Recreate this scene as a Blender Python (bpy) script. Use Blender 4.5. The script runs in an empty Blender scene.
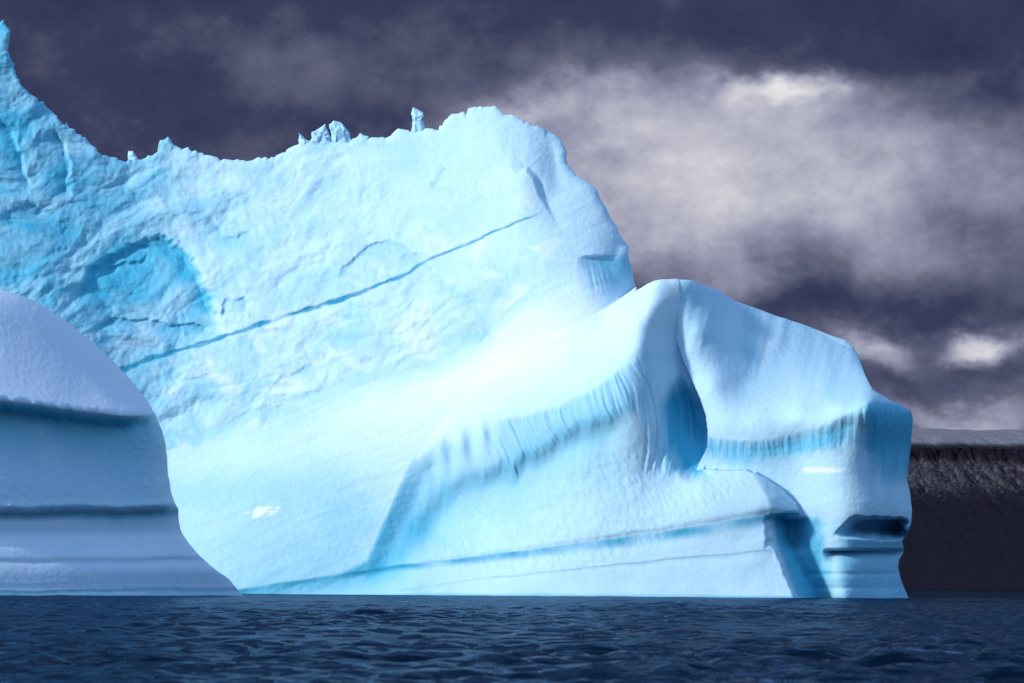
import bpy, math, time
import numpy as np

T0 = time.time()
SC = bpy.context.scene
COL = SC.collection
F = np.float32

# ------------------------------------------------------------------ camera geometry
LENS, SENSOR, W, H = 100.0, 36.0, 1024, 683
FPX = LENS / SENSOR * W            # focal length in picture units
HORIZON = 586.8                    # height of the horizon in the picture's middle column
ROLL = 0.0067
CAM_H = 1.35                       # a small boat's deck above the water
D0 = 420.0                         # metres to the iceberg's front
S = D0 / FPX                       # metres per unit at the iceberg
CR, SR = math.cos(ROLL), math.sin(ROLL)


def place(px, py, depth):
    """world coordinates of a point seen in direction (px, py), depth metres away"""
    a = (px - 512.0) / FPX
    b = (HORIZON - py) / FPX
    return (a * CR - b * SR) * depth, depth, CAM_H + (b * CR + a * SR) * depth


# ------------------------------------------------------------------ noise
_rng = np.random.default_rng(11)
_perm = np.concatenate([_rng.permutation(512)] * 3).astype(np.int32)
_ang = _rng.random(512).astype(F) * 2 * np.pi
_gx, _gy = np.cos(_ang).astype(F), np.sin(_ang).astype(F)


def noise(x, y, seed=0):
    x = np.asarray(x, F) + F(seed * 17.31)
    y = np.asarray(y, F) + F(seed * 9.77)
    x, y = np.broadcast_arrays(x, y)
    xi, yi = np.floor(x), np.floor(y)
    xf, yf = x - xi, y - yi
    xi = xi.astype(np.int32) & 511
    yi = yi.astype(np.int32) & 511
    u = xf * xf * xf * (xf * (xf * 6 - 15) + 10)
    v = yf * yf * yf * (yf * (yf * 6 - 15) + 10)

    def g(ix, iy, fx, fy):
        h = _perm[_perm[ix] + iy] & 511
        return _gx[h] * fx + _gy[h] * fy
    n00 = g(xi, yi, xf, yf)
    n10 = g(xi + 1, yi, xf - 1, yf)
    n01 = g(xi, yi + 1, xf, yf - 1)
    n11 = g(xi + 1, yi + 1, xf - 1, yf - 1)
    a = n00 + u * (n10 - n00)
    b = n01 + u * (n11 - n01)
    return (a + v * (b - a)) * F(1.5)


def fbm(x, y, octaves=4, seed=0, gain=0.5):
    r, amp = 0, 1.0
    for k in range(octaves):
        r = r + amp * noise(x * 2 ** k, y * 2 ** k, seed + k)
        amp *= gain
    return r


def ridged(x, y, octaves=4, seed=0, gain=0.5):
    r, amp = 0, 1.0
    for k in range(octaves):
        r = r + amp * (1 - 2 * np.abs(noise(x * 2 ** k, y * 2 ** k, seed + k)))
        amp *= gain
    return r


def sstep(a, b, x):
    t = np.clip((x - a) / (b - a), 0, 1)
    return t * t * (3 - 2 * t)


def smin(a, b, k):
    h = np.clip(0.5 + 0.5 * (b - a) / k, 0, 1)
    return b + (a - b) * h - k * h * (1 - h)


def facets(x, y, sx, sy, slope, seed):
    """chipped surface: the nearest of many randomly tilted little planes"""
    gx_, gy_ = np.floor(x / sx), np.floor(y / sy)
    out = np.full(x.shape, 1e6, F)
    for i in (-1, 0, 1):
        for j in (-1, 0, 1):
            cx, cy = gx_ + i, gy_ + j
            k = _perm[_perm[(cx.astype(np.int32) + seed * 7) & 511] + ((cy.astype(np.int32) + seed * 13) & 511)] & 511
            k2 = _perm[k + 1 + seed]
            ux, uy = (cx + 0.5 + 0.45 * _gx[k]) * sx, (cy + 0.5 + 0.45 * _gy[k]) * sy
            a, b = x - ux, y - uy
            h = slope * (_gx[k2 & 511] * a + _gy[k2 & 511] * b) + 0.9 * slope * ((a / sx) ** 2 + (b / sy) ** 2) * sx
            out = np.minimum(out, h)
    return out


# ------------------------------------------------------------------ shape helpers
def tps(pts, X, Y, reg=0.02):
    """thin plate surface through (x, y, value) points"""
    p = np.array(pts, float)
    xy, v = p[:, :2] / 100.0, p[:, 2]
    n = len(p)

    def U(r2):
        return 0.5 * r2 * np.log(r2 + 1e-9)
    K = U(((xy[:, None] - xy[None]) ** 2).sum(-1)) + reg * np.eye(n)
    P = np.c_[np.ones(n), xy]
    A = np.block([[K, P], [P.T, np.zeros((3, 3))]])
    c = np.linalg.solve(A, np.r_[v, 0, 0, 0]).astype(F)
    x, y = (X / 100).astype(F), (Y / 100).astype(F)
    out = c[n] + c[n + 1] * x + c[n + 2] * y
    for i in range(n):
        r2 = (x - F(xy[i, 0])) ** 2 + (y - F(xy[i, 1])) ** 2
        out += c[i] * F(0.5) * r2 * np.log(r2 + F(1e-9))
    return out


def seg_dist(P, X, Y, closed=False):
    """distance to a polyline, nearest point, signed side (+ = below/right of travel) and run length"""
    P = np.array(P, float)
    Q = np.vstack([P, P[:1]]) if closed else P
    best = np.full(X.shape, 1e9, F)
    nx, ny = np.zeros(X.shape, F), np.zeros(X.shape, F)
    tt, sg, bp = np.zeros(X.shape, F), np.ones(X.shape, F), np.zeros(X.shape, F)
    run = 0.0
    for (x0, y0), (x1, y1) in zip(Q[:-1], Q[1:]):
        dx, dy = x1 - x0, y1 - y0
        L2 = dx * dx + dy * dy + 1e-9
        t = np.clip(((X - x0) * dx + (Y - y0) * dy) / L2, 0, 1)
        cx, cy = x0 + t * dx, y0 + t * dy
        d = (X - cx) ** 2 + (Y - cy) ** 2
        cr = dx * (Y - y0) - dy * (X - x0)
        pd = np.abs(cr) / math.sqrt(L2)
        tol = 1e-3 + 2e-4 * d
        m = (d < best - tol) | ((np.abs(d - best) <= tol) & (pd > bp))   # at a corner trust the segment seen more squarely
        best = np.where(m, d, best)
        bp = np.where(m, pd, bp)
        nx, ny = np.where(m, cx, nx), np.where(m, cy, ny)
        L = math.sqrt(L2)
        tt = np.where(m, run + t * L, tt)
        sg = np.where(m, np.sign(cr), sg)
        run += L
    return np.sqrt(best), nx, ny, sg, tt


def inside(P, X, Y):
    P = np.array(P, float)
    r = np.zeros(X.shape, bool)
    for (x0, y0), (x1, y1) in zip(P, np.roll(P, -1, 0)):
        if y0 == y1:
            continue
        c = ((Y < y0) != (Y < y1)) & (X < (x1 - x0) * (Y - y0) / (y1 - y0) + x0)
        r ^= c
    return r


def bbox(P, X, Y, pad):
    P = np.array(P, float)
    x, y = X[0], Y[:, 0]
    i0, i1 = np.searchsorted(y, P[:, 1].min() - pad), np.searchsorted(y, P[:, 1].max() + pad)
    j0, j1 = np.searchsorted(x, P[:, 0].min() - pad), np.searchsorted(x, P[:, 0].max() + pad)
    return np.s_[max(i0, 0):i1, max(j0, 0):j1]


def sd_poly(P, X, Y, pad=60):
    """signed distance, positive inside (far outside = -pad)"""
    out = np.full(X.shape, -pad, F)
    b = bbox(P, X, Y, pad)
    d = seg_dist(P, X[b], Y[b], True)[0]
    out[b] = np.where(inside(P, X[b], Y[b]), d, -d)
    return out


def along(P, X, Y, pad=60):
    """per-point signed distance below a polyline and run length along it, far = 1e3"""
    s = np.full(X.shape, 1e3, F)
    t = np.zeros(X.shape, F)
    b = bbox(P, X, Y, pad)
    d, nx, ny, sg, tt = seg_dist(P, X[b], Y[b])
    s[b], t[b] = d * sg, tt
    L = np.hypot(*np.diff(np.array(P, float), axis=0).T).sum()
    return s, t, L


def roughen(P, amp, step, seed):
    """break long straight runs of an outline into irregular short ones"""
    out = []
    r = np.random.default_rng(seed)
    for (x0, y0), (x1, y1) in zip(P[:-1], P[1:]):
        n = max(1, int(math.hypot(x1 - x0, y1 - y0) / step))
        for k in range(n):
            a = amp if k else amp * 0.3
            out.append((x0 + (x1 - x0) * k / n + r.normal() * a, y0 + (y1 - y0) * k / n + r.normal() * a))
    out.append(P[-1])
    return out


def new_mesh(name, verts, quads, mat, parent=None, normals=None, attrs=None):
    me = bpy.data.meshes.new(name)
    n = len(quads)
    k = quads.shape[1]
    me.vertices.add(len(verts))
    me.vertices.foreach_set('co', np.ascontiguousarray(verts, F).ravel())
    me.loops.add(n * k)
    me.loops.foreach_set('vertex_index', np.ascontiguousarray(quads, np.int32).ravel())
    me.polygons.add(n)
    me.polygons.foreach_set('loop_start', np.arange(0, n * k, k, dtype=np.int32))
    me.polygons.foreach_set('use_smooth', np.ones(n, bool))
    me.update(calc_edges=True)
    for key, val in (attrs or {}).items():
        a = me.attributes.new(key, 'FLOAT', 'POINT')
        a.data.foreach_set('value', np.ascontiguousarray(val, F))
    if normals is not None:
        me.normals_split_custom_set_from_vertices(np.ascontiguousarray(normals, F))
    me.materials.append(mat)
    ob = bpy.data.objects.new(name, me)
    COL.objects.link(ob)
    ob.parent = parent
    return ob


def tag(o, label=None, category=None, kind=None, group=None):
    for k, v in (('label', label), ('category', category), ('kind', kind), ('group', group)):
        if v:
            o[k] = v
    return o


# ------------------------------------------------------------------ node helpers
class Nodes:
    def __init__(self, tree):
        self.t = tree
        tree.nodes.clear()

    def n(self, kind, **props):
        nd = self.t.nodes.new(kind)
        ins = props.pop('ins', {})
        for k, v in props.items():
            setattr(nd, k, v)
        for k, v in ins.items():
            self.put(nd.inputs[k], v)
        return nd

    def put(self, sock, v):
        if isinstance(v, bpy.types.NodeSocket):
            self.t.links.new(v, sock)
        else:
            sock.default_value = v

    def m(self, op, a, b=None, c=None, clamp=False):
        nd = self.t.nodes.new('ShaderNodeMath')
        nd.operation = op
        nd.use_clamp = clamp
        for i, v in enumerate((a, b, c)):
            if v is not None:
                self.put(nd.inputs[i], v)
        return nd.outputs[0]

    def ramp(self, fac, stops, interp='LINEAR'):
        nd = self.t.nodes.new('ShaderNodeValToRGB')
        cr = nd.color_ramp
        cr.interpolation = interp
        while len(cr.elements) < len(stops):
            cr.elements.new(0.5)
        for e, (p, c) in zip(cr.elements, stops):
            e.position = p
            e.color = (*c, 1) if len(c) == 3 else c
        self.put(nd.inputs[0], fac)
        return nd.outputs[0]

    def mix(self, fac, a, b, blend='MIX'):
        nd = self.t.nodes.new('ShaderNodeMix')
        nd.data_type = 'RGBA'
        nd.blend_type = blend
        self.put(nd.inputs[0], fac)
        for i, v in ((6, a), (7, b)):
            self.put(nd.inputs[i], (*v, 1) if isinstance(v, tuple) and len(v) == 3 else v)
        return nd.outputs[2]

    def noise(self, vec, scale, detail=4, rough=0.55, dist=0.0):
        nd = self.n('ShaderNodeTexNoise', ins={'Vector': vec, 'Scale': scale, 'Detail': detail,
                                               'Roughness': rough, 'Distortion': dist})
        return nd.outputs['Fac']

    def scale(self, vec, s):
        nd = self.n('ShaderNodeVectorMath', operation='MULTIPLY')
        self.put(nd.inputs[0], vec)
        nd.inputs[1].default_value = s
        return nd.outputs[0]


def material(name):
    m = bpy.data.materials.new(name)
    m.use_nodes = True
    return m, Nodes(m.node_tree)


# ------------------------------------------------------------------ sun direction (towards the sun)
SUN = np.array([-0.74, -0.56, 0.37])
SUN /= np.linalg.norm(SUN)
EXPOSURE = 0.95
DEBUG = False


# ------------------------------------------------------------------ materials
def ice_material(name, white, bare_shade, deep, fine, sss):
    m, N = material(name)
    geo = N.n('ShaderNodeNewGeometry').outputs['Position']
    bare_shade_a = N.n('ShaderNodeAttribute', attribute_name='bare_shade').outputs['Fac']  # blue of bare ice, plus shade put into the colour
    vein_a = N.n('ShaderNodeAttribute', attribute_name='vein').outputs['Fac']
    n1 = N.noise(geo, 0.11, 5, 0.6, 0.4)
    n2 = N.noise(geo, 0.9, 4, 0.65)
    n3 = N.noise(geo, 3.5, 3, 0.7)
    patch = N.m('ADD', bare_shade_a, N.m('MULTIPLY', N.m('SUBTRACT', n1, 0.5), 0.35))
    patch = N.m('ADD', patch, N.m('MULTIPLY', N.m('SUBTRACT', n2, 0.5), 0.22), clamp=True)
    # splash zone: the sea keeps the lowest ice washed clear
    z = N.n('ShaderNodeSeparateXYZ', ins={0: geo}).outputs[2]
    wash = N.m('SUBTRACT', 1.0, N.m('DIVIDE', z, N.m('ADD', 0.1, N.m('MULTIPLY', n1, 0.9))), clamp=True)
    patch = N.m('MAXIMUM', patch, N.m('MULTIPLY', wash, 0.8))
    col = N.mix(patch, white, bare_shade)
    v = N.m('MULTIPLY', vein_a, N.m('ADD', 0.72, N.m('MULTIPLY', n2, 0.5)), clamp=True)
    col = N.mix(v, col, deep)
    fr_a = N.n('ShaderNodeAttribute', attribute_name='frost_glow').outputs['Fac']  # frost, plus highlights and glow put into the colour
    col = N.mix(fr_a, col, (0.82, 0.89, 0.93))
    hgt = N.m('ADD', N.m('MULTIPLY', n2, 0.55), N.m('MULTIPLY', n3, 0.22))
    bump = N.n('ShaderNodeBump', ins={'Strength': 0.6, 'Distance': fine, 'Height': hgt})
    rough = N.m('SUBTRACT', 0.75, N.m('MULTIPLY', patch, 0.35))
    b = N.n('ShaderNodeBsdfPrincipled', ins={
        'Base Color': col, 'Roughness': rough, 'IOR': 1.31, 'Specular IOR Level': 0.35,
        'Subsurface Weight': sss, 'Subsurface Radius': (0.25, 0.75, 1.0), 'Subsurface Scale': 0.7,
        'Normal': bump.outputs[0]})
    o = N.n('ShaderNodeOutputMaterial')
    N.t.links.new(b.outputs[0], o.inputs[0])
    return m


M_ICE = ice_material('glacier_ice', (0.55, 0.77, 0.87), (0.08, 0.48, 0.67), (0.02, 0.30, 0.45), 0.32, 0.35)
M_SNOW_ICE = ice_material('frosted_ice', (0.72, 0.81, 0.90), (0.07, 0.44, 0.58), (0.015, 0.22, 0.32), 0.25, 0.3)


def water_material():
    m, N = material('sea_water')
    geo = N.n('ShaderNodeNewGeometry').outputs['Position']
    a = N.noise(N.scale(geo, (1.1, 1.5, 1)), 1.0, 6, 0.62, 0.3)
    b = N.noise(N.scale(geo, (0.25, 0.3, 1)), 1.0, 4, 0.6, 0.2)
    h = N.m('ADD', N.m('MULTIPLY', a, 0.35), N.m('MULTIPLY', b, 0.9))
    bump = N.n('ShaderNodeBump', ins={'Strength': 1.0, 'Distance': 0.35, 'Height': h})
    body = N.n('ShaderNodeBsdfDiffuse', ins={'Color': (0.001, 0.006, 0.016, 1), 'Normal': bump.outputs[0]})
    gloss = N.n('ShaderNodeBsdfGlossy', ins={'Color': (0.48, 0.70, 0.95, 1), 'Roughness': 0.04, 'Normal': bump.outputs[0]})
    fres = N.n('ShaderNodeFresnel', ins={'IOR': 1.333, 'Normal': bump.outputs[0]}).outputs[0]
    ms = N.n('ShaderNodeMixShader', ins={0: N.m('MULTIPLY', fres, 0.42)})
    N.t.links.new(body.outputs[0], ms.inputs[1])
    N.t.links.new(gloss.outputs[0], ms.inputs[2])
    o = N.n('ShaderNodeOutputMaterial')
    N.t.links.new(ms.outputs[0], o.inputs[0])
    return m


def rock_material():
    m, N = material('basalt_and_snow')
    g = N.n('ShaderNodeNewGeometry')
    geo = g.outputs['Position']
    snow_a = N.n('ShaderNodeAttribute', attribute_name='snow').outputs['Fac']
    n1 = N.noise(N.scale(geo, (0.02, 0.02, 0.03)), 1.0, 6, 0.65)
    n2 = N.noise(N.scale(geo, (0.09, 0.09, 0.02)), 1.0, 5, 0.7)
    rock = N.mix(n1, (0.005, 0.004, 0.009), (0.012, 0.008, 0.015))
    f = N.m('ADD', snow_a, N.m('MULTIPLY', N.m('SUBTRACT', n2, 0.5), 0.9), clamp=True)
    f = N.m('SMOOTH_MIN', N.m('MULTIPLY', f, f), 1.0, 0.1)
    col = N.mix(f, rock, (0.52, 0.48, 0.50))
    bump = N.n('ShaderNodeBump', ins={'Strength': 0.4, 'Distance': 8.0, 'Height': n2})
    p = N.n('ShaderNodeBsdfPrincipled', ins={'Base Color': col, 'Roughness': 0.95,
                                            'Specular IOR Level': 0.1, 'Normal': bump.outputs[0]})
    o = N.n('ShaderNodeOutputMaterial')
    N.t.links.new(p.outputs[0], o.inputs[0])
    return m


# ------------------------------------------------------------------ relief solids
def grid(x0, x1, y0, y1, step):
    x = np.arange(x0, x1 + step, step, dtype=F)
    y = np.arange(y0, y1 + step, step, dtype=F)
    return np.meshgrid(x, y)


def solid(poly, X, Y, step, d, labels, attrs, parts, parent, mat, back_name, back, gap):
    """front surface of an ice body: depth field d over its outline, cut into parts, closed behind"""
    b = sd_poly(poly, X, Y, 12)
    near = np.abs(b) < 1.6 * step
    keep_v = b > -0.75 * step
    fm = keep_v[:-1, :-1] & keep_v[1:, :-1] & keep_v[:-1, 1:] & keep_v[1:, 1:]
    used = np.zeros(X.shape, bool)
    used[:-1, :-1] |= fm
    used[1:, :-1] |= fm
    used[:-1, 1:] |= fm
    used[1:, 1:] |= fm
    full = np.zeros(X.shape, np.int8)
    full[:-1, :-1] += fm
    full[1:, :-1] += fm
    full[:-1, 1:] += fm
    full[1:, 1:] += fm
    rim = used & (full < 4)
    idx = np.where(rim & near)
    _, nx, ny, _, _ = seg_dist(poly, X[idx], Y[idx], True)
    X2, Y2 = X.copy(), Y.copy()
    X2[idx], Y2[idx] = nx, ny
    depth = D0 + d * S
    wx, wy, wz = place(X2.astype(float), Y2.astype(float), depth.astype(float))
    P = np.stack([wx, wy, wz], -1).astype(F)
    idm = np.full(X.shape, -1, np.int64)
    idm[used] = np.arange(used.sum())
    V = P[used]
    i, j = np.where(fm)
    Q = np.stack([idm[i, j], idm[i + 1, j], idm[i + 1, j + 1], idm[i, j + 1]], -1)
    # shared normals, so that parts meet without a seam
    a, c = V[Q[:, 2]] - V[Q[:, 0]], V[Q[:, 3]] - V[Q[:, 1]]
    fn = np.cross(a, c)
    nrm = np.zeros(V.shape, float)
    for k in range(4):
        for ax in range(3):
            nrm[:, ax] += np.bincount(Q[:, k], fn[:, ax], len(V))
    nrm /= np.linalg.norm(nrm, axis=1, keepdims=True) + 1e-12
    lab = labels[i, j]
    if DEBUG:
        np.save('/tmp/lab.npy', labels)
    objs = {}
    for value, name in parts:
        q = Q[lab == value]
        if not len(q):
            continue
        u, inv = np.unique(q, return_inverse=True)
        objs[name] = new_mesh(name, V[u], inv.reshape(q.shape), mat, parent, nrm[u],
                              {k: v[used][u] for k, v in attrs.items()})
    # rim and back
    e = np.concatenate([Q[:, [k, (k + 1) % 4]] for k in range(4)])
    key = e[:, 0] * len(V) + e[:, 1]
    rev = e[:, 1] * len(V) + e[:, 0]
    e = e[~np.isin(key, rev)]
    u, inv = np.unique(e, return_inverse=True)
    e = inv.reshape(e.shape)
    px, py, dd = X2[used][u].astype(float), Y2[used][u].astype(float), d[used][u].astype(float)
    cx, by = 0.5 * (px.min() + px.max()), py.max()
    rings = [V[u]]
    n = len(u)
    for sc, w in ((0.985, 0.18), (0.93, 0.5), (0.8, 0.85), (0.6, 1.0)):
        dep = dd + gap * w if back is None else dd * (1 - w) + back * w + gap * w
        qx = px - (1 - sc) * 70
        qy = by - (by - py) * sc
        rings.append(np.stack(place(qx, qy, D0 + dep * S), -1))
    cen = np.stack(place(np.array([cx]), np.array([by - 0.3 * (by - py.min())]), D0 + np.array([(dd.mean() if back is None else back) + gap]) * S), -1)
    verts = np.concatenate(rings + [cen])
    quads = [np.stack([e[:, 1] + k * n, e[:, 0] + k * n, e[:, 0] + (k + 1) * n, e[:, 1] + (k + 1) * n], -1) for k in range(4)]
    c = np.full(len(e), len(verts) - 1)
    quads.append(np.stack([e[:, 1] + 4 * n, e[:, 0] + 4 * n, c, c], -1)[:, :3].repeat([1], 0) if False else
                 np.stack([e[:, 1] + 4 * n, e[:, 0] + 4 * n, c, c], -1))
    tri = quads.pop()[:, :3]
    ob = new_mesh(back_name, verts, np.concatenate(quads), mat, parent)
    # cap as triangles in the same mesh
    import bmesh
    bm = bmesh.new()
    bm.from_mesh(ob.data)
    bm.verts.ensure_lookup_table()
    for t in tri:
        try:
            bm.faces.new([bm.verts[int(k)] for k in t])
        except ValueError:
            pass
    bm.to_mesh(ob.data)
    bm.free()
    return objs, P


# ================================================================== the big iceberg
STEP = 0.8
X, Y = grid(-60, 918, 0, 616, STEP)

crest = [(-60, 95), (-40, 70), (-22, 52), (-10, 40), (-4, 26), (0, 22), (4, 19), (11, 32), (6, 42), (6, 50), (12, 62), (20, 83), (30, 93),
         (38, 98), (50, 110), (62, 124), (75, 131), (88, 141), (100, 153), (112, 157), (122, 160), (138, 159),
         (146, 158), (155, 153), (160, 150), (160.5, 140), (168, 137), (174, 145), (190, 150), (205, 155), (230, 160),
         (246, 161), (258, 157), (275, 157), (290, 148), (299, 143), (311, 141), (330, 142), (352, 139), (358, 136),
         (385, 138), (392, 134), (398, 128), (410, 132), (426, 128), (438, 130), (445, 120), (452, 114), (463, 111),
         (467, 116), (468, 108), (480, 106), (497, 107), (504, 114), (512, 115), (520, 119), (540, 127)]
crest = roughen(crest, 1.1, 3.0, 3)
right_of_crest = [(556, 135), (563, 143), (567, 152), (567, 163), (572, 170), (585, 180), (592, 185), (597, 190), (600, 199), (606, 208),
                  (614, 222), (622, 238), (629, 247), (628, 257), (632, 268), (634, 280), (637, 290)]
right_of_crest = roughen(right_of_crest, 0.45, 5, 4)
block_crest = [(641, 288), (648, 283.5), (655, 280.5), (662, 279.2), (675, 278.8), (690, 280), (703, 285), (720, 291), (735, 301), (755, 308),
               (780, 317), (810, 327), (830, 335), (845, 340), (853, 346), (858, 355), (865, 375), (873, 390), (890, 400),
               (905, 407), (911, 411), (913, 420), (911, 445), (908, 470), (907, 480), (910, 492), (912, 510), (911, 525), (906, 535),
               (902, 541), (904, 551), (899, 560), (898, 568), (901, 580), (906, 592), (910, 602), (912, 615)]
block_crest = roughen(block_crest, 0.2, 6, 5)
outline = crest + right_of_crest + block_crest + [(-60, 615)]

# ---- the high wall
A_pts = [(0, 40, 190), (-50, 100, 175), (0, 200, 156), (0, 350, 120), (0, 600, 60), (60, 130, 200), (60, 240, 164), (60, 330, 130), (120, 170, 215), (120, 300, 172), (120, 400, 148),
         (120, 600, 95), (250, 165, 215), (250, 300, 165), (250, 440, 125), (400, 135, 195), (400, 250, 142), (400, 370, 98),
         (495, 108, 178), (500, 200, 124), (500, 300, 84), (530, 175, 118), (540, 128, 170), (545, 250, 84), (570, 165, 165), (575, 220, 118), (580, 255, 86),
         (620, 235, 142), (600, 200, 150), (628, 250, 118), (660, 300, 150), (400, 600, 60), (700, 450, 120)]
A = tps(A_pts, X, Y)
# crumpled broken ice, calmer on the snowy right shoulder
calm = sstep(330, 470, X) * sstep(330, 230, Y) * 0.8 + sstep(540, 575, X) * 0.1
rough = np.clip(1.0 - calm, 0.15, 1) * (0.75 + 0.4 * sstep(260, 60, X))
wx = X + 14 * noise(X / 60, Y / 60, 31)
wy = Y + 14 * noise(X / 60, Y / 60, 32)
tilt = 0.40                                   # the ice layers climb to the right
q1, q2 = wx * 0.93 - wy * 0.37, wx * 0.37 + wy * 0.93
A += 0.78 * rough * (-3.0 * ridged(q1 / 95, q2 / 60, 2, 41) - 1.3 * ridged(q1 / 44, q2 / 26, 3, 45) + 0.9 * fbm(q1 / 16, q2 / 11, 3, 51))
A += rough * 0.3 * fbm(X / 6, Y / 6, 2, 55)
A += 0.35 * fbm(X / 9, Y / 9, 3, 57) + 1.6 * fbm(X / 45, Y / 60, 2, 58) * (1 - rough)
# facets of freshly broken ice
A += 0.78 * rough * (0.8 * facets(q1, q2, 52, 30, 0.17, 61) + 0.7 * facets(q1 + 4 * noise(X / 9, Y / 9, 66), q2, 19, 13, 0.22, 62))
bareA = np.clip(0.12 + 0.62 * sstep(320, 20, X) + 0.38 * fbm(q1 / 60, q2 / 36, 4, 65), 0, 1) * np.clip(rough, 0, 1)
veinA = np.zeros(X.shape, F)


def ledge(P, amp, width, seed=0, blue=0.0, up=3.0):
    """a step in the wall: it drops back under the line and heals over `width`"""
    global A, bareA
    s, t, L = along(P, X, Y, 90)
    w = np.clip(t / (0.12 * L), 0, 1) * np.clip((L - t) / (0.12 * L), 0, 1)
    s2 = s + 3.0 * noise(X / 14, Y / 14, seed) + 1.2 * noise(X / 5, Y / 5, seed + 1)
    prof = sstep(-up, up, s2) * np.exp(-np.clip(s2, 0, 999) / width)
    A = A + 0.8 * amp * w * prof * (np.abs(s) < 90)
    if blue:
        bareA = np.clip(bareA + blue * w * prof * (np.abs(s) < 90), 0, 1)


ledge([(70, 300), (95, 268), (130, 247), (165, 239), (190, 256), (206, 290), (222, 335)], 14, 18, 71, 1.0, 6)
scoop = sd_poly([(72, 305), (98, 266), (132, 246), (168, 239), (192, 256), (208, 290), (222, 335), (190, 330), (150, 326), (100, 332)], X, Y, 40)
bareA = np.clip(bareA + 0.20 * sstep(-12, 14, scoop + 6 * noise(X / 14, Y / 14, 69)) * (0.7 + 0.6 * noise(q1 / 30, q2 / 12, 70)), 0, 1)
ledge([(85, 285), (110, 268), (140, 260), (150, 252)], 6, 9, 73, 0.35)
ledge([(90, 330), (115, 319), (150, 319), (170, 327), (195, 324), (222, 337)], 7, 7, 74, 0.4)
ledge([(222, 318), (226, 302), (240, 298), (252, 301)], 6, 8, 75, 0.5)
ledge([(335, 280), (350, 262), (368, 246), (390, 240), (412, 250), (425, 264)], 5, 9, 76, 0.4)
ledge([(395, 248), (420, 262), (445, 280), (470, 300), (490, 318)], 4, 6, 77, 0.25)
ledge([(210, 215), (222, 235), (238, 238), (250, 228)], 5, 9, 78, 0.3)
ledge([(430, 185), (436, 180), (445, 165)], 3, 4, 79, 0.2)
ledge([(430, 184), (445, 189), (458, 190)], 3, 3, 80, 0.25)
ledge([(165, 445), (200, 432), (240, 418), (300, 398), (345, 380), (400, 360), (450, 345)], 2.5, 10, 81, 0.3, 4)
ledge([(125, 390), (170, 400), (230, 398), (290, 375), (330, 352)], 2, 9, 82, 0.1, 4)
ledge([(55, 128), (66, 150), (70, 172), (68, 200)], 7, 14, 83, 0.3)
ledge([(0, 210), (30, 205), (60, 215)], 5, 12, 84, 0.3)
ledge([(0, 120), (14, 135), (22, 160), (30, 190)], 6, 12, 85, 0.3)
# spur on the snowy shoulder: an edge, then a hollow to its right
s, t, L = along([(516, 176), (526, 170), (534, 178), (540, 196), (552, 214), (562, 236)], X, Y, 60)
w = np.clip(t / 14, 0, 1) * np.clip((L - t) / 22, 0, 1)
A += np.where(np.abs(s) < 60, w * 9.0 * sstep(2.0, -5.0, s) * np.exp(-np.clip(-s, 0, 99) / 14), 0)
for P, amp in (([(566, 200), (580, 215), (600, 240)], 3.5), ([(586, 195), (604, 222), (618, 244)], 3.0), ([(556, 150), (566, 175), (580, 190)], 3.0)):
    s, t, L = along(P, X, Y, 40)
    A += amp * np.exp(-(s / 5.0) ** 2) * np.clip(t / 10, 0, 1) * np.clip((L - t) / 10, 0, 1)
# the blue crack: a healed band of clear ice crossing the wall
vein_line = [(95, 379), (120, 370), (150, 359), (180, 349), (210, 342), (222, 336), (240, 331), (280, 318), (320, 306), (355, 295), (380, 284),
             (410, 272), (424, 262), (450, 251), (475, 241), (500, 229), (525, 219), (548, 210)]
s, t, L = along(vein_line, X, Y, 20)
s = s + 1.2 * noise(X / 18, Y / 18, 91) + 0.5 * noise(X / 5, Y / 5, 92)
hw = np.interp(t, [0, 100, 260, 340, L], [2.7, 2.5, 2.1, 1.4, 0.6]) * (0.9 + 0.6 * noise(t / 14, t * 0, 93))
veinA = np.where(np.abs(s) < 20, sstep(hw + 1.0, hw - 0.6, np.abs(s)) * sstep(L, L - 25, t) * np.clip(0.95 + 0.4 * noise(t / 17, s / 3, 94), 0.6, 1), 0).astype(F)
A += 0.7 * veinA

# ---- the smooth apron below it
edge = [(150, 466), (170, 455), (210, 443), (250, 430), (290, 414), (330, 397), (375, 380), (420, 365), (480, 343), (511, 305), (546, 277), (581, 259)]
As = tps(A_pts, np.array([p[0] for p in edge], F)[None], np.array([p[1] for p in edge], F)[None])[0]
B_pts = [(x, y, v - 3) for (x, y), v in zip(edge, As)]
B_pts += [(605, 254, 96), (618, 256, 112), (632, 262, 130), (634, 288, 128), (615, 285, 86), (600, 290, 66), (575, 300, 60), (250, 500, 78), (250, 600, 36), (330, 470, 76),
          (330, 600, 24), (400, 420, 72), (400, 500, 52), (400, 600, 12), (500, 380, 46), (560, 335, 44), (600, 320, 46), (640, 320, 66),
          (500, 450, 30), (170, 600, 55), (100, 600, 85), (100, 480, 140), (640, 420, 50), (700, 500, 60), (600, 560, 20), (800, 500, 90)]
B = tps(B_pts, X, Y, 0.03)
B += 0.8 * fbm(X / 70, Y / 50, 3, 101) + 0.2 * fbm(X / 5, Y / 5, 3, 103)
bx_, by_ = X * 0.93 - Y * 0.37, X * 0.37 + Y * 0.93
B += 0.45 * fbm(bx_ / 60, by_ / 9, 3, 107) + 0.35 * np.clip(noise(X / 7, Y / 7, 108) - 0.25, 0, 1) * sstep(-0.1, 0.5, noise(X / 45, Y / 30, 109))
s, t, L = along([(168, 531), (195, 538), (225, 552), (262, 574)], X, Y, 12)          # a hairline crack
B += 0.9 * np.exp(-(s / 0.9) ** 2) * np.clip(t / 20, 0, 1) * np.clip((L - t) / 20, 0, 1)
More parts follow.
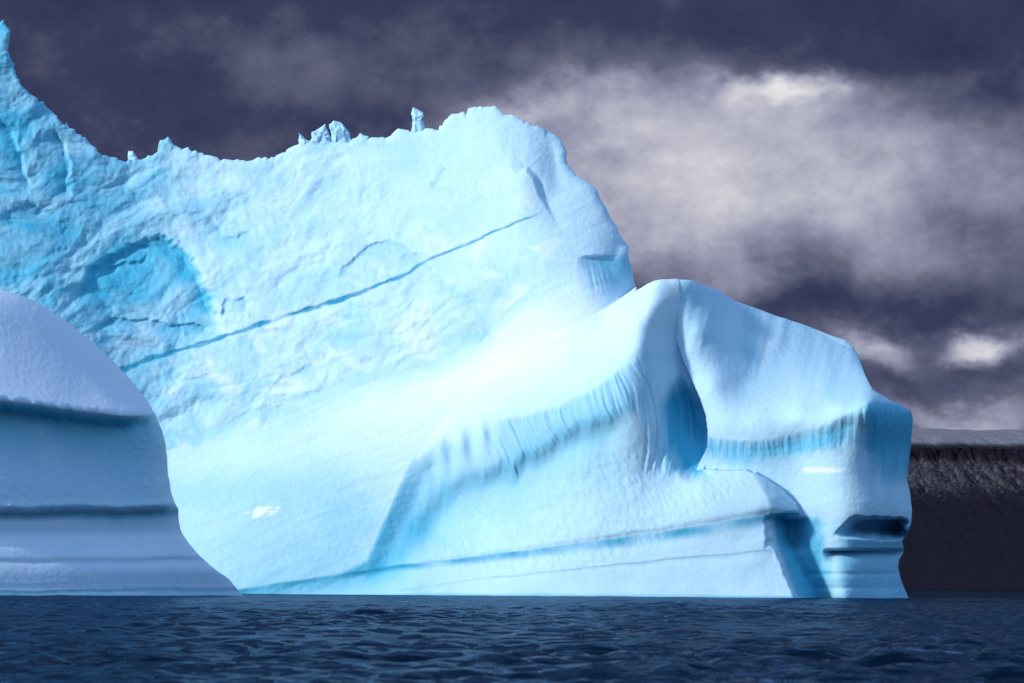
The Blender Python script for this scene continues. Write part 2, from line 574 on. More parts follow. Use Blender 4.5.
u_, v_ = (X - 262) / 17, (Y - 511 + 0.12 * (X - 262)) / 6.5                       # a bright patch, its highlight painted white
glowB = np.clip(sstep(0.35, 0.9, np.exp(-(u_ ** 2 + v_ ** 2)) + 0.55 * fbm((X + Y * 0.5) / 8, Y / 3.0, 3, 110)) * sstep(1.9, 0.9, u_ ** 2 + v_ ** 2), 0, 1)
painted_glow = (0.8 * np.exp(-((bx_ - 320) / 190) ** 2 - ((by_ - 520) / 48) ** 2) * (1 + 0.25 * fbm(bx_ / 80, by_ / 16, 3, 112)) * sstep(0, 26, Y - np.interp(X, [p[0] for p in edge] + [640], [p[1] for p in edge] + [251]) + 6 * noise(X / 20, Y / 20, 113)))  # soft white centre, its glow put into the colour
glowB = np.maximum(glowB, painted_glow)
# vertical melt flutes on its steep right end
fl = sstep(575, 600, X) * sstep(250, 262, Y) * sstep(300, 280, Y)
B += fl * 1.5 * fbm(X / 5 - Y / 22, Y / 90, 2, 105)
B += 12 * sstep(575, 598, X) * sstep(254, 260, Y + 1.5 * noise(X / 6, Y / 6, 114)) * np.exp(-np.clip(Y - 260, 0, 999) / 16)
bareB = np.clip(0.05 + 0.7 * fl + 0.15 * fbm(X / 120, Y / 60, 2, 106) + 0.30 * sstep(440, 500, Y + 14 * noise(X / 60, Y / 40, 104)) * sstep(430, 330, X), 0, 1)

# ---- the scalloped ridge and its wave-cut foot
C_poly = [(225, 616), (232, 590), (290, 580), (340, 572), (366, 560), (384, 520), (400, 484), (413, 455), (432, 428), (455, 402), (500, 368), (560, 334), (610, 306),
          (640, 284), (658, 276), (679, 276), (680, 308), (677, 340), (683, 360), (693, 382), (701, 400), (706, 415), (708, 431), (707, 455), (704, 469), (725, 470), (745, 470),
          (757, 473), (770, 480), (785, 492), (795, 503), (799, 512), (797, 519), (790, 526), (787, 534), (790, 543), (798, 551), (806, 563), (815, 577), (828, 602), (830, 616)]
C_pts = [(366, 562, 36), (385, 525, 46), (400, 495, 51), (412, 470, 52), (440, 437, 47), (475, 425, 34), (500, 410, 24), (560, 388, 6), (600, 372, -5), (640, 346, -8),
         # snow above the crest, running back to the apron
         (432, 425, 58), (455, 400, 58), (500, 372, 46), (560, 340, 42), (610, 312, 44), (637, 300, 40), (600, 345, 18), (560, 365, 18), (620, 335, 16),
         (637, 326, 4), (648, 310, 14), (656, 300, 24), (660, 279, 40), (672, 279, 48),
         # the hollow between the ridge and the block
         (650, 335, 8), (660, 335, 26), (668, 320, 36), (677, 345, 44), (679, 308, 46), (670, 360, 38), (660, 365, 18), (690, 385, 50), (680, 400, 44), (704, 425, 52),
         (652, 372, -2), (662, 400, 10), (655, 430, -8), (668, 450, 6), (685, 470, 0),
         # front face
         (480, 520, 28), (425, 520, 52), (550, 470, -4), (640, 440, -18), (700, 484, -22), (745, 476, -16), (600, 520, -28), (700, 515, -38), (760, 510, -36), (450, 560, 16),
         (300, 595, 12), (250, 592, 28), (400, 597, -14), (500, 597, -28), (600, 597, -40), (700, 597, -50), (768, 597, -54), (768, 540, -40), (340, 575, 18),
         # right-hand side and foot
         (756, 488, -24), (768, 508, -34), (768, 520, -30), (774, 553, -38), (792, 597, -52), (800, 488, -24), (820, 510, -34), (820, 553, -40), (840, 597, -54),
         (740, 575, -49), (740, 597, -53), (740, 540, -40)]
C = tps(C_pts, X, Y, 0.01)
top = [(378, 548), (390, 520), (402, 494), (420, 462), (445, 441), (475, 427), (500, 417), (530, 411), (560, 401), (592, 385), (620, 365), (640, 351), (690, 318)]
s, t, L = along(top, X, Y, 170)
send = np.interp(t, [0, 60, 120, 170, 185, 205, 245, 280, 310, L], [26, 34, 46, 52, 58, 48, 38, 40, 52, 70])
send = send + 4 * noise(X / 16, Y / 90, 111) + 1.5 * noise(X / 6, Y / 60, 112)
qf = X - 0.42 * Y + 8 * noise(X / 40, Y / 40, 113)
inb = sstep(1, 8, s) * sstep(send + 5, send - 14, s) * (s < 170) * sstep(655, 632, X)
fade = sstep(480, 510, X) * 0.75 + 0.25
C += inb * fade * (2.5 * fbm(qf / 7.0, Y / 100, 3, 115) * (0.7 + 0.6 * noise(qf / 22, Y / 60, 116)) - 0.3)
# rounded swells on the left half of the lip
C += 3.2 * np.exp(-((s - 12) / 14) ** 2) * np.cos((X - 0.25 * (Y - 440) - 448) / 23 * 6.283) * sstep(415, 440, X) * sstep(505, 485, X)
# undercut behind the fringe
und = sstep(send - 13, send + 14, s) * np.exp(-np.clip(s - send, 0, 999) / 45) * sstep(165, 120, s) * sstep(642, 600, X) * sstep(0, 40, t)
C += 9.5 * und * (0.6 + 0.4 * sstep(450, 510, X))
# pitted snow on the open face
face = sstep(send + 10, send + 40, s) * (s < 170) * sstep(760, 735, X) * sstep(590, 560, Y)
C += face * 0.5 * fbm(X / 6 - Y / 14, Y / 9, 2, 117)
C += 0.6 * fbm(X / 40, Y / 30, 2, 118)
# the hollow itself, with curving melt ribs
cave = [(664, 404), (667, 425), (672, 448), (680, 466), (690, 477), (706, 474), (709, 431), (703, 408), (692, 388), (680, 382), (671, 390)]
sc_ = sd_poly(cave, X, Y, 30)
C += 20 * sstep(-8, 9, sc_)
ribs = sstep(640, 652, X) * sstep(712, 700, X) * sstep(352, 372, Y) * sstep(480, 466, Y)
C += ribs * 2.6 * fbm((X - 0.12 * (Y - 420) - 14 * np.sin((Y - 350) / 42)) / 6.0, Y / 110, 2, 121)
xc = np.interp(Y, [455, 470, 490, 508, 516, 530, 548, 575, 600], [742, 749, 761, 770, 769, 769, 773, 783, 794]).astype(F) + 1.0 * noise(X / 9, Y / 7, 129)
turn = np.clip(X - xc, 0, None)
turned_shade = sstep(2, 9, turn) * sstep(508, 518, Y)  # mask for shade painted on the side turned from the sun
bare_shadeC = np.clip(0.05 + 0.95 * turned_shade + 0.38 * inb * fade + 0.3 * np.exp(-((s - send + 3) / 13) ** 2) * (s < 165) * sstep(650, 610, X) + 0.5 * und + 0.85 * sstep(-9, 12, sc_ + 7 * noise((X - 14 * np.sin((Y - 350) / 42)) / 7, Y / 60, 127)) + 0.5 * ribs * sstep(650, 672, X) * sstep(385, 410, Y) + 0.2 * sstep(440, 400, X) * sstep(470, 520, Y), 0, 1)  # bare-ice blue, with shade of snout side and undercut put into the colour
glowC = painted_glow * sstep(6, -10, s)  # the same painted glow, carried onto the snow above the crest
veinC = np.zeros(X.shape, F)
# old waterlines: grooves of clear ice along the foot
for P, hw, dep, blue in (([(236, 590), (300, 580), (350, 573), (400, 565), (480, 556), (560, 546), (640, 535), (700, 526), (745, 518), (788, 511), (800, 511)], 4.6, 5.0, 1.0),
                         ([(400, 590), (480, 579), (560, 571), (640, 563), (720, 556), (775, 550), (800, 549)], 1.3, 2.0, 0.35)):
    g, tg, Lg = along(P, X, Y, 24)
    g = g + 0.8 * noise(X / 25, Y / 25, 125)
    hwt = hw * np.interp(tg / Lg, [0, 0.25, 0.6, 1], [0.45, 0.6, 1.15, 1.5])
    C += np.where(np.abs(g) < 24, 0.5 * dep * np.exp(-np.clip(-g, 0, 99) ** 2 / (0.7 * hwt) ** 2) * np.exp(-np.clip(g, 0, 99) / hwt / 1.3), 0) * sstep(0, 60, tg)
    veinC = np.maximum(veinC, np.where(np.abs(g) < 24, blue * np.clip(0.75 + 0.5 * noise(X / 35, Y / 12, 126), 0.3, 1) * sstep(-1.5, 0.8, g) * sstep(hwt * 2.4, hwt * 0.3, g), 0))
C += np.where(Y < 514, 1.7, 3.0) * turn ** 2 / (turn + np.where(Y < 514, 13, 4))                  # past its corner the foot turns away
C += 24 * sstep(764, 778, X + 3 * noise(X / 6, Y / 9, 128)) * sstep(514, 520, Y) * sstep(551, 541, Y)      # the snout is undercut
C_in = sd_poly(C_poly, X, Y, 20) + 0.8 * noise(X / 7, Y / 7, 119) * sstep(720, 760, X)

C += 15 * (1 - np.clip(C_in / 14, 0, 1)) ** 2 * sstep(475, 440, X) * sstep(390, 405, Y)

# ---- the saddle block at the right
D_poly = [(636, 300), (641, 288), (648, 283.5), (662, 279), (690, 278), (703, 283), (915, 400), (918, 616), (690, 616), (700, 540), (700, 470), (705, 474), (707, 455), (708, 431), (706, 415), (701, 400),
          (693, 382), (683, 360), (677, 340), (679, 308), (676, 296), (660, 320), (640, 330)]
D_poly = [(679, 276)] + [(703, 270), (920, 380), (925, 616), (690, 616), (700, 540), (692, 482), (700, 463), (708, 448), (708, 431), (706, 415), (701, 400), (693, 382), (683, 360), (677, 340), (679, 308)]
D_pts = [(681, 281, 53), (679, 308, 48), (677, 340, 43), (684, 362, 40), (693, 382, 34), (706, 415, 20), (708, 431, 15), (707, 455, 14), (705, 476, 15),
         (700, 330, 40), (690, 350, 36), (715, 385, 22), (725, 420, 10), (760, 418, 7), (800, 411, 2), (840, 405, -4), (868, 402, -4),
         (720, 320, 78), (735, 350, 72), (745, 385, 50), (765, 365, 90), (790, 392, 50), (780, 340, 128), (820, 365, 118), (830, 388, 58), (850, 383, 80),
         (690, 281, 60), (720, 291, 106), (750, 305, 138), (800, 323, 166), (845, 340, 182), (862, 368, 140), (885, 397, 60), (911, 411, 100),
         (725, 445, 12), (800, 436, 4), (850, 425, -6), (725, 485, 12), (800, 480, 6), (848, 470, -8), (780, 520, 16), (800, 520, 9), (800, 550, 12), (824, 525, 0), (840, 530, -8), (845, 512, -12), (760, 520, 20), (750, 470, 12),
         (800, 597, 34), (825, 597, 8), (825, 560, 2), (845, 597, -12), (700, 597, 20),
         (871, 404, -4), (866, 440, 2), (890, 440, 54), (909, 445, 104), (872, 490, 8), (892, 495, 38), (907, 490, 84), (855, 520, -8), (880, 520, 14), (908, 525, 64),
         (850, 540, -4), (880, 545, 34), (900, 548, 75), (840, 575, -8), (870, 575, 28), (895, 572, 68), (870, 597, 18), (892, 597, 48), (908, 599, 80)]
Dd = tps(D_pts, X, Y, 0.008)
rim = [(712, 436), (740, 440), (770, 438), (800, 432), (830, 422), (850, 412), (866, 402), (880, 400), (898, 404), (914, 412)]
s, t, L = along(rim, X, Y, 120)
band = np.interp(t, [0, 70, 125, 155, L], [16, 17, 30, 48, 74]) + 5 * noise(t / 6, t * 0, 131)
inb = sstep(-1, 4, s) * sstep(band + 8, band - 8, s) * (s < 120)
Dd += inb * (0.9 * fbm((X - 0.06 * Y + 3 * noise(X / 25, Y / 30, 132)) / 6.0, Y / 70, 3, 133)) * (1 + 0.7 * sstep(845, 875, X))
und = sstep(0, 12, s) * np.exp(-np.clip(s - 12, 0, 999) / 14) * (s < 120) * sstep(862, 840, X)
Dd += 1.5 * und
bare_shadeD = np.clip(0.06 + 0.35 * inb + 0.45 * np.exp(-((s - 15 + 4 * noise(X / 9, Y / 50, 134)) / 9) ** 2) * (s < 120) * sstep(865, 840, X), 0, 1)  # bare ice on the flutes; the bluer strip below is painted shade
# the crest's snow drapes in soft vertical streaks
crest_band = sstep(60, 20, np.abs(Y - np.interp(X, [660, 700, 760, 850], [300, 312, 335, 365]))) * (X > 655)
Dd += crest_band * 1.3 * fbm(X / 15 + Y / 60, Y / 140, 2, 135)
corner = sstep(862, 874, X + 3 * noise(X / 8, Y / 30, 142)) * sstep(398, 408, Y) * sstep(500, 440, Y + 25 * noise(X / 9, Y / 60, 143))
Dd += corner * 1.2 * fbm((X + 0.10 * Y) / 4.5, Y / 90, 3, 144)
bare_shadeD = np.clip(bare_shadeD + 0.8 * corner, 0, 1)  # right-facing corner darkened, its shade put into the colour
bare_shadeD = np.clip(bare_shadeD + 0.22 * crest_band * (0.5 + fbm(X / 18, Y / 120, 2, 136)), 0, 1)
# two wave-cut notches
yn = Y + 1.5 * noise(X / 9, Y / 30, 137) - 0.05 * (X - 880)
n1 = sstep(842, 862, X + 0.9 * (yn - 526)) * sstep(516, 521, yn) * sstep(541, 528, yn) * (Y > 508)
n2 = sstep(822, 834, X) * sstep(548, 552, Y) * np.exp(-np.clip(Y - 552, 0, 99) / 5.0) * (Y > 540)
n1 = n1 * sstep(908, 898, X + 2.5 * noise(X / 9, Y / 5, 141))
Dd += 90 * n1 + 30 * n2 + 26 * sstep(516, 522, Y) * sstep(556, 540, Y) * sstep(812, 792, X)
for yy, a in ((574, 2.0), (588, 1.2)):
    Dd += a * np.exp(-((Y - yy) / 2.2) ** 2) * sstep(790, 820, X)
Dd += 0.45 * fbm(X / 30, Y / 26, 3, 138) + 0.15 * fbm(X / 5, Y / 5, 2, 139)
lower_right = sstep(850, 880, X) * sstep(470, 490, Y) * sstep(600, 560, Y)
Dd += lower_right * 0.5 * fbm(X / 5, Y / 7, 2, 140)
g = np.exp(-((Y - 470) / 2.6) ** 2) * sstep(800, 808, X) * sstep(846, 838, X)     # a white streak, painted on as a highlight
glintD = np.clip(g * 1.3, 0, 1)
bare_shadeD = np.clip(bare_shadeD + 0.5 * sstep(826, 850, X + 5 * noise(X / 20, Y / 8, 145)) * sstep(514, 530, Y), 0, 1)  # base under the notch darkened in colour, standing in for shade
bare_shadeD = np.clip(bare_shadeD + 0.85 * sstep(834, 818, X - 0.12 * (Y - 560) + 4 * noise(X / 9, Y / 14, 146)) * sstep(512, 524, Y), 0, 1)  # recess beside the snout coloured darker as painted shade
veinD = (0.25 * np.exp(-((Y - 582) / 8) ** 2) * sstep(800, 830, X)).astype(F)
D_in = sd_poly(D_poly, X, Y, 20)

# ---- put them together, nearest surface first
BIG = F(900)
Cm = np.where(C_in > 0, C, BIG)
Dm = np.where(D_in > -0.5, Dd, BIG)
s, t, L = along(top, X, Y, 170)
Behind = B + 90 * sstep(6, 40, s) * (s < 500) * sstep(0, 14, C_in)          # inside the foot the apron is out of sight
AB = smin(A, Behind, 3.0)
AB = np.where((X > 637) & (Y > 275), np.maximum(AB, 60 + 80 * sstep(640, 665, X) * sstep(300, 345, Y)), AB)
ABC = smin(AB, Cm, np.where((X > 560) & (Y < 360), 10, 7))
# at the left the apron is a slab whose edge overhangs the foot
s, t, L = along([(232, 590), (290, 580), (340, 572), (366, 560), (384, 520), (400, 484), (413, 455), (432, 428), (448, 406)], X, Y, 90)
w = sstep(0, 60, s)
rec = (B + 10 * sstep(0, 24, s)) * (1 - w) + C * w
f = sstep(428, 490, Y) * sstep(475, 430, X - 0.35 * np.clip(Y - 440, 0, 200)) * (s > 0) * (s < 500) * (C_in > -1)
ABC = ABC * (1 - f) + rec * f
forced = f > 0.5
bare_shadeC = np.clip(bare_shadeC + 0.7 * f * np.exp(-np.clip(s - 4, 0, 999) / 24) * sstep(-2, 5, s), 0, 1)  # shade tint painted on the foot below the slab's edge
d = np.minimum(ABC, Dm)
labels = np.zeros(X.shape, np.int8)
labels[Y > np.interp(X, [p[0] for p in edge] + [640], [p[1] for p in edge] + [251])] = 1
labels[(Cm < AB) | forced] = 2
labels[Dm < ABC] = 3
frostA = sstep(0.35, 0.75, ridged(q1 / 60, q2 / 30, 3, 67)) * sstep(0.0, 0.6, fbm(X / 50, Y / 30, 3, 68)) * 0.45 * sstep(0, 120, Y - np.interp(X, [120, 550], [280, 130]))
frost_glow = np.choose(labels, [frostA, glowB, glowC, glintD]).astype(F)
pick = [bareA, bareB, bare_shadeC, bare_shadeD]
bare_shade = np.choose(labels, pick).astype(F)
vein = np.choose(labels, [veinA, veinA * 0, veinC, veinD]).astype(F)
# rounding at the skyline
sd = sd_poly(outline, X, Y, 14)
R = np.where(X < 545, 5.0, 9.0)
k = np.clip(sd / R, 0, 1)
d = d + R * 0.9 * (1 - np.sqrt(1 - (1 - k) ** 2)) * (Y < 600)

berg = bpy.data.objects.new('iceberg', None)
COL.objects.link(berg)
berg.location = (0, 0, 0)
tag(berg, 'huge jagged white and turquoise iceberg with a blue crack and saddle shaped right end', 'iceberg')
objs, P_main = solid(outline, X, Y, STEP, d, labels, {'bare_shade': bare_shade, 'vein': vein, 'frost_glow': frost_glow},
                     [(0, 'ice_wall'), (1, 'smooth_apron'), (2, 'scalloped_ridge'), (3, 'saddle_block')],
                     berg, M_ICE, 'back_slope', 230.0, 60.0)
wall = objs['ice_wall']
print('big iceberg', round(time.time() - T0, 1))


# ---- loose pinnacles standing on the crest
def pinnacle(pts, base_depth, thick, seed, parent):
    """a splinter of ice from its outline (metres-scale thickness, faceted, pointed)"""
    r = np.random.default_rng(seed)
    P = np.array(roughen(pts + [pts[0]], 0.35, 3, seed))[:-1]
    c = P.mean(0)
    rings = []
    for f, w in ((0.45, -0.5), (0.85, -0.32), (1.0, 0.0), (0.85, 0.35), (0.4, 0.5)):
        jitter = r.normal(size=(len(P), 1)) * 0.12 * thick
        q = c + (P - c) * f
        if f < 1:
            q[:, 1] = np.where(P[:, 1] > c[1], P[:, 1], q[:, 1])
        dd = base_depth + w * thick + jitter[:, 0] * (f < 1)
        rings.append(np.stack(place(q[:, 0], q[:, 1], D0 + dd * S), -1))
    n = len(P)
    V = np.concatenate(rings)
    faces = []
    for k in range(4):
        for i in range(n):
            j = (i + 1) % n
            faces.append((k * n + i, k * n + j, (k + 1) * n + j, (k + 1) * n + i))
    faces.append(tuple(range(n))[::-1])
    faces.append(tuple(range(4 * n, 5 * n)))
    me = bpy.data.meshes.new('ice_pinnacle')
    me.from_pydata([tuple(v) for v in V], [], faces)
    me.materials.append(M_ICE)
    a = me.attributes.new('bare_shade', 'FLOAT', 'POINT')
    a.data.foreach_set('value', np.full(len(V), 0.15, F))
    ob = bpy.data.objects.new('ice_pinnacle', me)
    COL.objects.link(ob)
    ob.parent = parent
    return ob


def depth_at(x, y):
    return float(d[int(round((y - Y[0, 0]) / STEP)), int(round((x - X[0, 0]) / STEP))])


for k, pts in enumerate([
        [(411, 134), (412.5, 121), (411, 114), (413, 107), (418, 109.5), (423, 112.5), (424, 116), (420, 118.5), (424, 124), (426, 134)],
        [(311, 144), (311.5, 132), (318, 129), (322.5, 126), (325, 124), (328, 131), (332, 140), (331, 146)],
        [(333, 145), (330.5, 131), (329, 124.5), (333.5, 120.5), (340, 122), (345, 127), (350, 133), (350.5, 144)],
        [(298.5, 146), (299, 133), (304, 137), (311, 143), (308, 147)],
        [(127, 163), (128.5, 151), (133, 151), (137, 157), (138, 163)],
        [(159, 156), (160, 140), (164, 140), (168, 136.5), (171, 141), (176, 150), (176, 156)],
        [(64, 128), (66, 122), (69, 127), (70, 131)]]):
    bx = sum(p[0] for p in pts) / len(pts)
    by = max(p[1] for p in pts) + 3
    pinnacle(pts, depth_at(bx, by + 4) + 11, 10, 200 + k, wall)

# ================================================================== the near iceberg at the left
ESTEP = 1.1
XE, YE = grid(-330, 246, 262, 616, ESTEP)
e_top = [(-330, 330), (-290, 300), (-220, 282), (-140, 276), (-60, 280), (0, 289.5), (20, 295), (40, 304), (65, 320), (90, 340), (110, 358), (130, 379), (145, 397), (155, 414), (162, 430), (166, 445),
         (167.5, 460), (168, 475), (171, 492), (175, 503), (178.5, 509), (178.5, 518), (180, 527), (185, 538), (192, 547), (200, 556), (215, 569), (230, 580), (238, 590), (243, 597), (250, 616)]
e_out = roughen(e_top, 0.25, 5, 7) + [(-330, 616)]
base = np.interp(XE, [-330, -250, -150, -60, 0, 60, 120, 180, 246], [-650, -715, -750, -715, -672, -620, -560, -488, -390]).astype(F)
# smooth that profile
ker = np.hanning(75)
ker /= ker.sum()
base = np.tile(np.convolve(np.pad(base[0], 37, mode='edge'), ker, 'valid').astype(F), (XE.shape[0], 1))
crease = np.interp(XE, [-330, -100, 0, 40, 80, 120, 150, 180], [396, 398, 401, 406, 412, 416, 415, 412]).astype(F)
up = np.clip(crease - YE, 0, None)
E = base + 0.55 * up + 0.001 * up ** 2 + 70 * (1 - np.exp(-up / 45))
dn = YE - crease
E = E + 42 * sstep(-7, 14, dn + 1.5 * noise(XE / 9, YE / 30, 151)) * np.exp(-np.clip(dn - 8, 0, 999) / 70) * (0.15 + 0.85 * sstep(168, 95, XE))
E -= 22 * sstep(34, 104, dn)
bare_shadeE = np.clip(sstep(-5, 6, dn) * sstep(116, 104, dn) * (0.30 + 0.70 * np.exp(-np.clip(dn - 6, 0, 999) / 38)), 0, 1)  # teal band, deepest below the crease where shade is painted in
gy = YE + 0.7 * noise(XE / 14, YE / 60, 152) + 1.5 * noise(XE / 70, YE / 60, 157) + 0.01 * (XE - 90)
E += 10 * sstep(504, 515, gy) * np.exp(-np.clip(gy - 514, 0, 99) / 14)
E -= 4 * np.exp(-((gy - 505) / 4.0) ** 2)
E -= np.interp(YE, [518, 530, 560, 580, 598, 616], [0, 3, 30, 52, 75, 100])
for yy, a, wv in ((524, 2.5, 3.0), (546, 1.2, 2.0), (561, 3.0, 2.6), (586, 4.0, 2.6), (592, 2.0, 2.0)):
    E += a * np.exp(-((gy - yy) / wv) ** 2)
E -= 2.2 * np.clip(noise(XE / 7, YE / 9, 158), 0, 1) * np.exp(-((gy - 504) / 5) ** 2)
veinE = np.zeros(XE.shape, F)
for yy, a, wv in ((514, 0.8, 6), (528, 0.35, 7), (561, 0.3, 3.5), (578, 0.5, 8), (590, 0.7, 5)):
    veinE = np.maximum(veinE, a * np.exp(-((gy - yy) / wv) ** 2))
tx = sstep(0, 14, dn) * sstep(520, 500, YE)
E += tx * (0.9 * fbm(XE / 6, YE / 40, 2, 153) * np.exp(-np.clip(dn, 0, 999) / 25) + 0.7 * fbm(XE / 9, YE / 5, 3, 154))
E += 0.35 * fbm(XE / 40, YE / 30, 3, 155) + 0.22 * fbm(XE / 4.5, YE / 4.5, 3, 156)
sdE = sd_poly(e_out, XE, YE, 40)
RE = np.interp(YE, [300, 420, 500, 540, 600], [26, 34, 22, 10, 8])
kk = np.clip(sdE / RE, 0, 1)
E = E + 1.6 * RE * (1 - np.sqrt(1 - (1 - kk) ** 2)) * (YE < 604)
labE = np.where(dn < 0, 0, np.where(gy < 512, 1, 2)).astype(np.int8)
near_berg = bpy.data.objects.new('iceberg', None)
COL.objects.link(near_berg)
tag(near_berg, 'smooth rounded shaded iceberg at the left edge with a flared banded foot', 'iceberg')
solid(e_out, XE, YE, ESTEP, E, labE, {'bare_shade': bare_shadeE, 'vein': veinE},
      [(0, 'snow_dome'), (1, 'undercut_band'), (2, 'flared_foot')], near_berg, M_SNOW_ICE, 'back_slope', None, 60.0)
print('near iceberg', round(time.time() - T0, 1))

# ================================================================== water
ys = [12.0]
while ys[-1] < 520:
    ys.append(ys[-1] * (1.0035 if ys[-1] < 90 else 1.0019))
while ys[-1] < 60000:
    ys.append(ys[-1] * 1.06)
ys = np.array([-120.0, -70.0, -35.0, -12.0, 2.0, 8.0] + ys)
us = np.linspace(-1, 1, 520)
half = 0.30 * np.maximum(ys, 12) + 6
half = np.where(ys > 520, half + (ys - 520) * 0.9, half)
us = np.concatenate([np.linspace(-2, -1, 28)[:-1], us, np.linspace(1, 2, 28)[1:]])     # coarse flanks beyond the dense middle
WY, WU = np.meshgrid(ys, us, indexing='ij')
WX = np.clip(WU, -1, 1) * half[:, None] + np.sign(WU) * np.clip(np.abs(WU) - 1, 0, 1) ** 1.5 * 420
WZ = np.zeros(WX.shape)
r = np.random.default_rng(5)
cell = np.gradient(ys)[:, None]
for k in range(95):
    lam = 0.35 * (2.4 / 0.35) ** (r.random() ** 1.3) if k < 65 else 1.6 + 3.4 * r.random()
    th = math.radians(90 + r.normal() * 38 + 12)
    kx, ky = math.cos(th) * 2 * math.pi / lam, math.sin(th) * 2 * math.pi / lam
    amp = (0.0120 * lam ** 0.6 if k < 65 else 0.0048 * lam) * (0.5 + r.random())
    keep = np.clip((lam / cell - 3.0) / 3.0, 0, 1) * (WY < 520)
    ph = WX * kx + WY * ky + r.random() * 6.283
    WZ += keep * amp * (np.sin(ph) + 0.25 * np.cos(2 * ph))
patchy = 0.75 + 0.55 * noise((WX / 14).astype(F), (WY / 22).astype(F), 161)
WZ *= np.clip(patchy, 0.3, 1.6)
WZ *= np.interp(WY, [12, 480, 520], [1, 0.8, 0])
nr, nc = WX.shape
ii, jj = np.meshgrid(np.arange(nr - 1), np.arange(nc - 1), indexing='ij')
b0 = (ii * nc + jj).ravel()
water = new_mesh('water', np.stack([WX, WY, WZ], -1).reshape(-1, 3), np.stack([b0, b0 + 1, b0 + nc + 1, b0 + nc], -1), water_material())
tag(water, 'dark rippled sea', None, 'structure')
water['label'] = 'dark navy choppy sea water in front of the icebergs'

# ================================================================== far shore
DM = 6000.0
sm = DM / FPX
MX, MV = np.meshgrid(np.linspace(560, 1500, 900), np.linspace(0, 1, 320))
# profile: shore, long scree, cliff band, snowy plateau rim
prof_v = [0, 0.04, 0.25, 0.48, 0.60, 0.74, 0.80, 0.90, 1.0]
prof_h = [-3, 3, 38, 76, 98, 128, 142, 153, 161]
prof_d = [0, 20, 260, 520, 650, 760, 790, 1150, 1900]
hh = np.interp(MV, prof_v, prof_h)
dp = np.interp(MV, prof_v, prof_d)
gul = ridged((MX / 30 + 4 * MV).astype(F), (MV * 6).astype(F), 4, 171)
win = sstep(0.02, 0.4, MV) * sstep(0.9, 0.75, MV)
dp = dp + win * gul * (9 + 11 * sstep(0.5, 0.7, MV))
hh = hh + (1.5 * fbm((MX / 26).astype(F), (MV * 5).astype(F), 4, 175)) * sstep(0.0, 0.2, MV) * (1 - 0.6 * sstep(0.85, 1, MV))
hh = hh + 2.0 * noise((MX / 160).astype(F), (MV * 0).astype(F), 177) * sstep(0.5, 1, MV)
snow = (0.62 * sstep(0.80, 0.86, MV) + 0.20 * sstep(0.52, 0.66, MV) * sstep(0.79, 0.72, MV) * (0.4 + 0.8 * np.clip(gul, -0.4, 1.2)) - 0.5 * sstep(0.55, 0.40, MV))
mxw = (MX - 512) / FPX * DM
mz = hh * sm * (DM + dp) / DM
mv = np.stack([mxw, DM + dp, mz], -1)
# back side down to the water
bk = mv[-1:].copy()
bk[..., 1] += 1200
bk[..., 2] = -6
mv = np.concatenate([mv, bk])
snow = np.concatenate([snow, snow[-1:]])
nr, nc = mv.shape[:2]
ii, jj = np.meshgrid(np.arange(nr - 1), np.arange(nc - 1), indexing='ij')
b0 = (ii * nc + jj).ravel()
mt = new_mesh('hills', mv.reshape(-1, 3), np.stack([b0, b0 + 1, b0 + nc + 1, b0 + nc], -1), rock_material(),
              attrs={'snow': snow.ravel()})
tag(mt, None, None, 'structure')
mt['label'] = 'dark cliff lined plateau with thin snow across the water'

# ================================================================== sky
world = bpy.data.worlds.new('World')
SC.world = world
world.use_nodes = True
N = Nodes(world.node_tree)
elev = math.asin(SUN[2])
azim = math.atan2(SUN[0], SUN[1])               # from +Y towards +X
dirv = N.n('ShaderNodeTexCoord').outputs['Generated']
sky = N.n('ShaderNodeTexSky', sky_type='NISHITA', sun_disc=False, sun_elevation=elev, sun_rotation=azim,
          air_density=1.0, dust_density=0.1, ozone_density=2.6)
sep = N.n('ShaderNodeSeparateXYZ', ins={0: dirv})
dx, dy, dz = sep.outputs
KP = FPX / 1000.0
az = N.m('MULTIPLY', N.m('ARCTAN2', dx, dy), KP)         # thousandths: 0.512 = right picture edge
el = N.m('MULTIPLY', N.m('ARCSINE', dz), KP)
cvec = N.scale(dirv, (KP, KP, KP * 1.2))
w1 = N.noise(cvec, 3.6, 5, 0.58)
w2 = N.noise(N.scale(cvec, (1.0, 1.0, 1.3)), 6.0, 5, 0.58)
U = N.m('ADD', az, N.m('MULTIPLY', N.m('SUBTRACT', w1, 0.5), 0.20))
Vv = N.m('ADD', el, N.m('MULTIPLY', N.m('SUBTRACT', w2, 0.5), 0.15))


def blob(px, py, sx, sy, amp):
    u = N.m('DIVIDE', N.m('SUBTRACT', U, (px - 512) / 1000), sx / 1000)
    v = N.m('DIVIDE', N.m('SUBTRACT', Vv, (587 - py) / 1000), sy / 1000)
    r2 = N.m('ADD', N.m('MULTIPLY', u, u), N.m('MULTIPLY', v, v))
    return N.m('MULTIPLY', N.m('EXPONENT', N.m('MULTIPLY', r2, -1)), amp)


